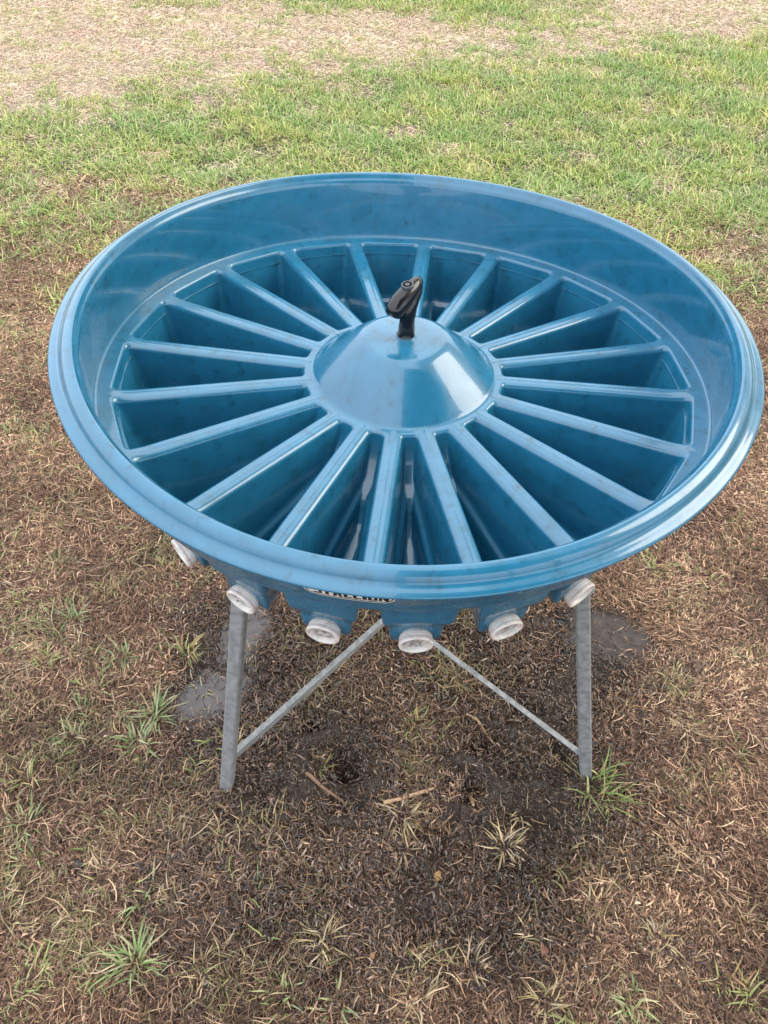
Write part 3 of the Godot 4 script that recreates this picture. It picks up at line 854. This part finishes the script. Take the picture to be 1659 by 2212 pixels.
func build_details() -> void:
	tuft_mat = plant_mat(0.5, 0.35)
	rng.seed = 501
	for a in [
		[335, 1548, 0.060, "green", 26, "bushy bright green grass tuft at the edge of the silty puddle beside a leg"],
		[265, 1425, 0.050, "green", 18], [405, 1415, 0.050, "yellow", 20, "spiky yellow green tuft between a front leg and the bushy green tufts"],
		[300, 1610, 0.055, "green", 20, "spreading green tuft just in front of the bushy tuft by the puddle"],
		[160, 1600, 0.045, "green", 12], [60, 1785, 0.050, "green", 24, "leafy green tuft growing in dry thatch behind the dark pebble"],
		[70, 1862, 0.048, "green", 12, "low green tuft with flat blades beside the small dark pebble"],
		[292, 2085, 0.062, "green", 30, "largest fresh green tuft with wide arching blades on brown thatch"],
		[205, 2110, 0.045, "green", 10, "few-bladed green tuft beside the largest fresh green tuft"],
		[325, 1935, 0.055, "green", 6, "sparse tall green sprout of a few blades on dark thatch"],
		[160, 1345, 0.050, "green", 14], [230, 1280, 0.045, "yellow", 14], [130, 1220, 0.040, "green", 10], [40, 1300, 0.045, "yellow", 14], [15, 1560, 0.050, "yellow", 16],
		[430, 1490, 0.030, "yellow", 10, "small pale tuft standing at the rim of the silty puddle"], [545, 1415, 0.035, "yellow", 10, "small yellow green tuft directly behind a front leg"],
		[265, 1760, 0.040, "yellow", 8], [430, 1660, 0.040, "yellow", 10], [500, 1600, 0.045, "yellow", 14, "yellow green tuft pressed against the lower part of a front leg"],
		[725, 2170, 0.055, "green", 7, "two or three upright green blades beside a dark wet hollow"], [610, 2150, 0.045, "green", 7],
		[1365, 2165, 0.042, "green", 14, "short fresh green tuft among pale curled straw"], [1560, 2120, 0.04, "yellow", 12],
		[960, 1430, 0.040, "yellow", 14, "upright yellow green tuft under the feeder between the braces"], [895, 1560, 0.042, "yellow", 14, "drooping yellow green tuft under the feeder beside a thin twig"],
		[690, 1650, 0.035, "yellow", 12, "small yellow green tuft at the edge of the deepest hoof hole"],
		[1190, 1640, 0.03, "dry", 14, "tiny straw tuft in wet mud behind a front leg"], [1600, 1430, 0.035, "dry", 12], [1560, 1690, 0.035, "yellow", 10], [1480, 1580, 0.035, "dry", 14],
		[1450, 1300, 0.035, "dry", 12, "small straw tuft beside the larger silty puddle"], [700, 2030, 0.050, "dry", 22, "wide sprawling straw tuft beside a dark wet hollow"],
		[1090, 1830, 0.048, "dry", 22, "arching straw tuft at the front edge of the dark mud"], [870, 1760, 0.050, "dry", 24, "upright straw tuft with the thick pale stick lying across it"],
		[870, 1830, 0.045, "dry", 20, "drooping straw tuft just in front of the thick pale stick"], [570, 1830, 0.045, "dry", 18], [470, 1800, 0.040, "dry", 16],
		[1020, 2090, 0.045, "dry", 18], [1290, 1960, 0.045, "dry", 18], [1480, 1870, 0.045, "dry", 18], [1600, 1990, 0.045, "dry", 18], [160, 1960, 0.045, "dry", 18, "straw tuft beside the weathered grey brown twig"], [20, 2010, 0.045, "dry", 16],
		[380, 1940, 0.04, "dry", 14], [1150, 2010, 0.04, "dry", 16, "straw tuft behind the curled red brown leaf"], [1330, 1840, 0.04, "dry", 16, "straw tuft in front of the long tuft at a leg's foot"], [1240, 1100, 0.03, "dry", 8],
		[90, 1090, 0.04, "yellow", 14], [30, 930, 0.045, "yellow", 14], [1600, 1130, 0.04, "yellow", 12], [1130, 1750, 0.04, "dry", 12, "thin straw tuft in the mud between two hoof holes"], [640, 1760, 0.035, "dry", 12, "thin straw tuft in front of the curved brown stick"], [1620, 2150, 0.05, "yellow", 16],
		[95, 1430, 0.05, "yellow", 16], [200, 1500, 0.045, "yellow", 14], [60, 1690, 0.045, "yellow", 14], [220, 1890, 0.04, "dry", 14], [430, 2100, 0.045, "dry", 16], [900, 2150, 0.05, "dry", 20], [1180, 2170, 0.045, "dry", 18], [1420, 2030, 0.045, "dry", 16], [1540, 1800, 0.04, "dry", 14], [350, 1230, 0.04, "yellow", 12]]:
		tuft(a[0], a[1], a[2], a[3], a[4], a[5] if a.size() > 5 else "")
	# long tuft at the foot of one front leg
	var p := px(1290, 1712); p.y = height(p.x, p.z)
	var t := Node3D.new(); t.name = numbered("leg_grass_tuft"); add_child(t); t.position = p
	tag(t, "long green and straw grass tuft round the foot of a galvanised leg", "grass tuft")
	mesh_node("leaf_blades", blade_clump(54, 0.035, [Color(0.14, 0.22, 0.05), Color(0.22, 0.28, 0.09), Color(0.30, 0.30, 0.13), Color(0.10, 0.16, 0.04)], 0.05, 0.115, 0.0050, 0.85, 1.5), t, tuft_mat)
	mesh_node("dead_base", blade_clump(40, 0.045, [Color(0.44, 0.34, 0.20), Color(0.30, 0.22, 0.13), Color(0.36, 0.31, 0.15)], 0.03, 0.075, 0.0026, 1.0, 1.2), t, tuft_mat)

	# sticks
	var bark := mat(Color.WHITE, 0.6)
	bark.albedo_texture = noise_tex(0.03, [0.0, 0.5, 1.0], [lin(0.10, 0.055, 0.032), lin(0.23, 0.135, 0.080), lin(0.36, 0.24, 0.15)], 71, 256)
	bark.uv1_triplanar = true; bark.uv1_scale = Vector3.ONE * 14
	var pale := mat(Color.WHITE, 0.6)
	pale.albedo_texture = noise_tex(0.03, [0.0, 0.5, 1.0], [lin(0.26, 0.15, 0.08), lin(0.42, 0.27, 0.155), lin(0.56, 0.42, 0.27)], 72, 256)
	pale.uv1_triplanar = true; pale.uv1_scale = Vector3.ONE * 14
	var sticks := [
		["stick", "curved brown stick lying beside the deepest hoof hole in the mud", bark, [[664, 1682], [678, 1700], [700, 1712], [722, 1718], [748, 1732]], 0.0042],
		["stick", "thick pale tan stick lying across dry grass in the mud", pale, [[828, 1740], [858, 1733], [872, 1726], [905, 1718], [936, 1708]], 0.0048],
		["stick", "thin straight twig touching a bent twig under the feeder", bark, [[948, 1556], [975, 1553], [1006, 1547]], 0.0030],
		["stick", "bent pale twig lying under the feeder near the right brace", pale, [[1008, 1545], [1030, 1562], [1050, 1584], [1072, 1610]], 0.0034],
		["stick", "short tan stub of stick standing in a mud hole", pale, [[1017, 1714], [1019, 1730], [1021, 1746]], 0.0042],
		["stick", "short brown chip of stick beside a small green tuft", bark, [[719, 1640], [716, 1652]], 0.0040],
		["stick", "weathered grey brown twig lying on bare thatch", bark, [[148, 1975], [178, 1992], [200, 2022]], 0.0028],
		["stick", "thin brown stem lying on the thatch under the feeder", bark, [[1000, 1475], [1030, 1468], [1062, 1460]], 0.0026]]
	for s in sticks:
		var st := begin()
		var pts := []; var rad := []
		var base := Vector3.ZERO
		for i in s[3].size():
			var q := px(s[3][i][0], s[3][i][1], 0.006)
			q.y = height(q.x, q.z) + s[4] * 1.1 + 0.006
			pts.append(q); base += q / s[3].size()
			rad.append(s[4] * (1.0 - 0.3 * float(i) / s[3].size()) * rng.randf_range(0.9, 1.08))
		var fine := []; var fr := []
		for i in pts.size() - 1:
			for k in 3:
				var w := k / 3.0
				fine.append(pts[i].cubic_interpolate(pts[i + 1], pts[max(i - 1, 0)], pts[min(i + 2, pts.size() - 1)], w) - base); fr.append(lerpf(rad[i], rad[i + 1], w) * rng.randf_range(0.92, 1.08))
		fine.append(pts[-1] - base); fr.append(rad[-1] * 0.8)
		tube(st, fine, fr, 9)
		var o := mesh_node(s[0], finish(st), self, s[2])
		o.position = base
		tag(o, s[1], "stick")
	# fallen leaves and a dropping
	for l in [[945, 1898, 0.010, Color(0.30, 0.17, 0.055), "yellow ochre fallen leaf lying on dark wet thatch"], [1172, 2055, 0.012, Color(0.15, 0.07, 0.045), "curled red brown fallen leaf lying on the thatch"], [805, 2072, 0.007, Color(0.24, 0.13, 0.055), "tiny orange fallen leaf beside a dark wet hollow"]]:
		var st := SurfaceTool.new(); st.begin(Mesh.PRIMITIVE_TRIANGLES)
		var q := px(l[0], l[1], 0.005); q.y = height(q.x, q.z) + 0.013
		var rows := []
		for i in 7:
			var tt := i / 6.0
			var wv: float = l[2] * 0.75 * sin(PI * clampf(tt * 0.92 + 0.06, 0, 1))
			var row := PackedVector3Array()
			for k in 5:
				var e := k / 2.0 - 1.0
				row.append(Vector3(e * wv, 0.003 * e * e + 0.002 * sin(tt * 5.0), (tt - 0.5) * l[2] * 2.2 + rng.randf_range(-0.0006, 0.0006)))
			rows.append(row)
		st.set_smooth_group(0)
		skin(st, rows, false)
		var lm := mat(Color(l[3]).linear_to_srgb(), 0.55)
		lm.cull_mode = BaseMaterial3D.CULL_DISABLED
		var o := mesh_node("fallen_leaf", finish(st), self, lm)
		o.position = q; o.rotation = Vector3(0.3, rng.randf() * TAU, 0.2)
		tag(o, l[4], "leaf")
	var st2 := begin()
	var c2 := px(172, 1872, 0.006); c2.y = height(c2.x, c2.z) + 0.009
	var rws := []
	for i in 9:
		var t2 := PI * i / 8.0
		var row := PackedVector3Array()
		for j in 14:
			var a2 := TAU * j / 14
			var rr := 0.0095 * (1.0 + 0.18 * sin(a2 * 3.0 + t2 * 2.0))
			row.append(Vector3(cos(a2) * sin(t2) * rr * 1.2, cos(t2) * rr * 0.75, sin(a2) * sin(t2) * rr))
		rws.append(row)
	skin(st2, rws, true)
	var pe := mesh_node("pebble", finish(st2), self, mat(lin(0.03, 0.028, 0.027), 0.45))
	pe.position = c2
	tag(pe, "small dark wet pebble lying on the brown thatch", "pebble")

# ------------------------------------------------------------------ shelter behind the photographer, mirrored in the wet hub
func build_shelter() -> void:
	var t := Node3D.new(); t.name = numbered("open_shelter"); add_child(t)
	tag(t, "open shelter with a corrugated iron roof on steel posts", "shelter")
	var iron := mat(lin(0.16, 0.15, 0.145), 0.6, 0.2)
	iron.cull_mode = BaseMaterial3D.CULL_DISABLED
	var x0 := 0.02; var x1 := 1.95; var z0 := 0.62; var z1 := 3.4
	var st := begin()
	var ra := PackedVector3Array(); var rb := PackedVector3Array(); var rc := PackedVector3Array(); var rd := PackedVector3Array()
	for i in 153:
		var x := lerpf(x0, x1, i / 152.0); var y := 2.82 + 0.009 * sin(TAU * i / 8.0)
		ra.append(Vector3(x, y, z0)); rb.append(Vector3(x, y - 0.22, z1)); rc.append(Vector3(x, y + 0.001, z0)); rd.append(Vector3(x, y - 0.219, z1))
	skin(st, [ra, rb], false); skin(st, [rc, rd], false, true)
	mesh_node("roof_sheet", finish(st), t, iron)
	for x in [x0 + 0.06, x1 - 0.06]:
		st = begin(); bar(st, Vector3(x, 2.765, z0 + 0.02), Vector3(x, 2.55, z1 - 0.02), 0.05, 0.07)
		mesh_node("rafter", finish(st), t, iron)
	for z in [2.2, 3.3]:
		for x in [x0 + 0.06, x1 - 0.06]:
			var top: float = 2.765 - (z - z0) / (z1 - z0) * 0.215 - 0.03
			st = begin(); bar(st, Vector3(x, -0.05, z), Vector3(x, top, z), 0.075, 0.075)
			mesh_node("post", finish(st), t, iron)

# ------------------------------------------------------------------ scene
func _ready() -> void:
	cam = Camera3D.new(); cam.name = "camera"
	cam.position = Vector3(0.0046, 0.7283 + RIM_H, 1.217)
	cam.rotation = Vector3(-0.7910, 0.0246, 0.0486)
	cam.fov = 65.0; cam.near = 0.02; cam.far = 400.0
	add_child(cam); cam.current = true
	# sky: bright overcast
	var sky_mat := ProceduralSkyMaterial.new()
	sky_mat.sky_top_color = Color(0.955, 0.965, 0.99)
	sky_mat.sky_horizon_color = Color(0.80, 0.825, 0.865)
	sky_mat.sky_curve = 0.45; sky_mat.sky_energy_multiplier = 1.15
	sky_mat.ground_bottom_color = Color(0.25, 0.22, 0.17); sky_mat.ground_horizon_color = Color(0.45, 0.45, 0.38)
	sky_mat.sun_angle_max = 0.0
	var sky := Sky.new(); sky.sky_material = sky_mat
	var env := Environment.new()
	env.background_mode = Environment.BG_SKY; env.sky = sky
	env.background_energy_multiplier = 1.0
	env.tonemap_mode = Environment.TONE_MAPPER_LINEAR; env.tonemap_exposure = 2.35
	env.sdfgi_enabled = true; env.ssao_enabled = true; env.ssil_enabled = true
	var we := WorldEnvironment.new(); we.name = "world_environment"; we.environment = env; add_child(we)
	var sun := DirectionalLight3D.new(); sun.name = "sun"
	sun.light_energy = 0.42; sun.light_angular_distance = 40.0; sun.light_color = Color(1.0, 0.97, 0.92)
	sun.shadow_enabled = true
	sun.basis = Basis.looking_at(Vector3(-0.74, -0.62, 0.22))
	add_child(sun)

	n_big.seed = 4; n_big.frequency = 0.9; n_big.fractal_octaves = 3
	n_mid.seed = 9; n_mid.frequency = 4.0; n_mid.fractal_octaves = 3
	n_fine.seed = 13; n_fine.frequency = 22.0; n_fine.fractal_octaves = 3
	n_edge.seed = 19; n_edge.frequency = 14.0; n_edge.fractal_octaves = 4
	rng.seed = 11
	build_ground()
	print("ground ", Time.get_ticks_msec())
	build_feeder()
	print("feeder ", Time.get_ticks_msec())
	build_grass()
	print("grass ", Time.get_ticks_msec())
	build_details()
	build_shelter()
	print("done ", Time.get_ticks_msec())
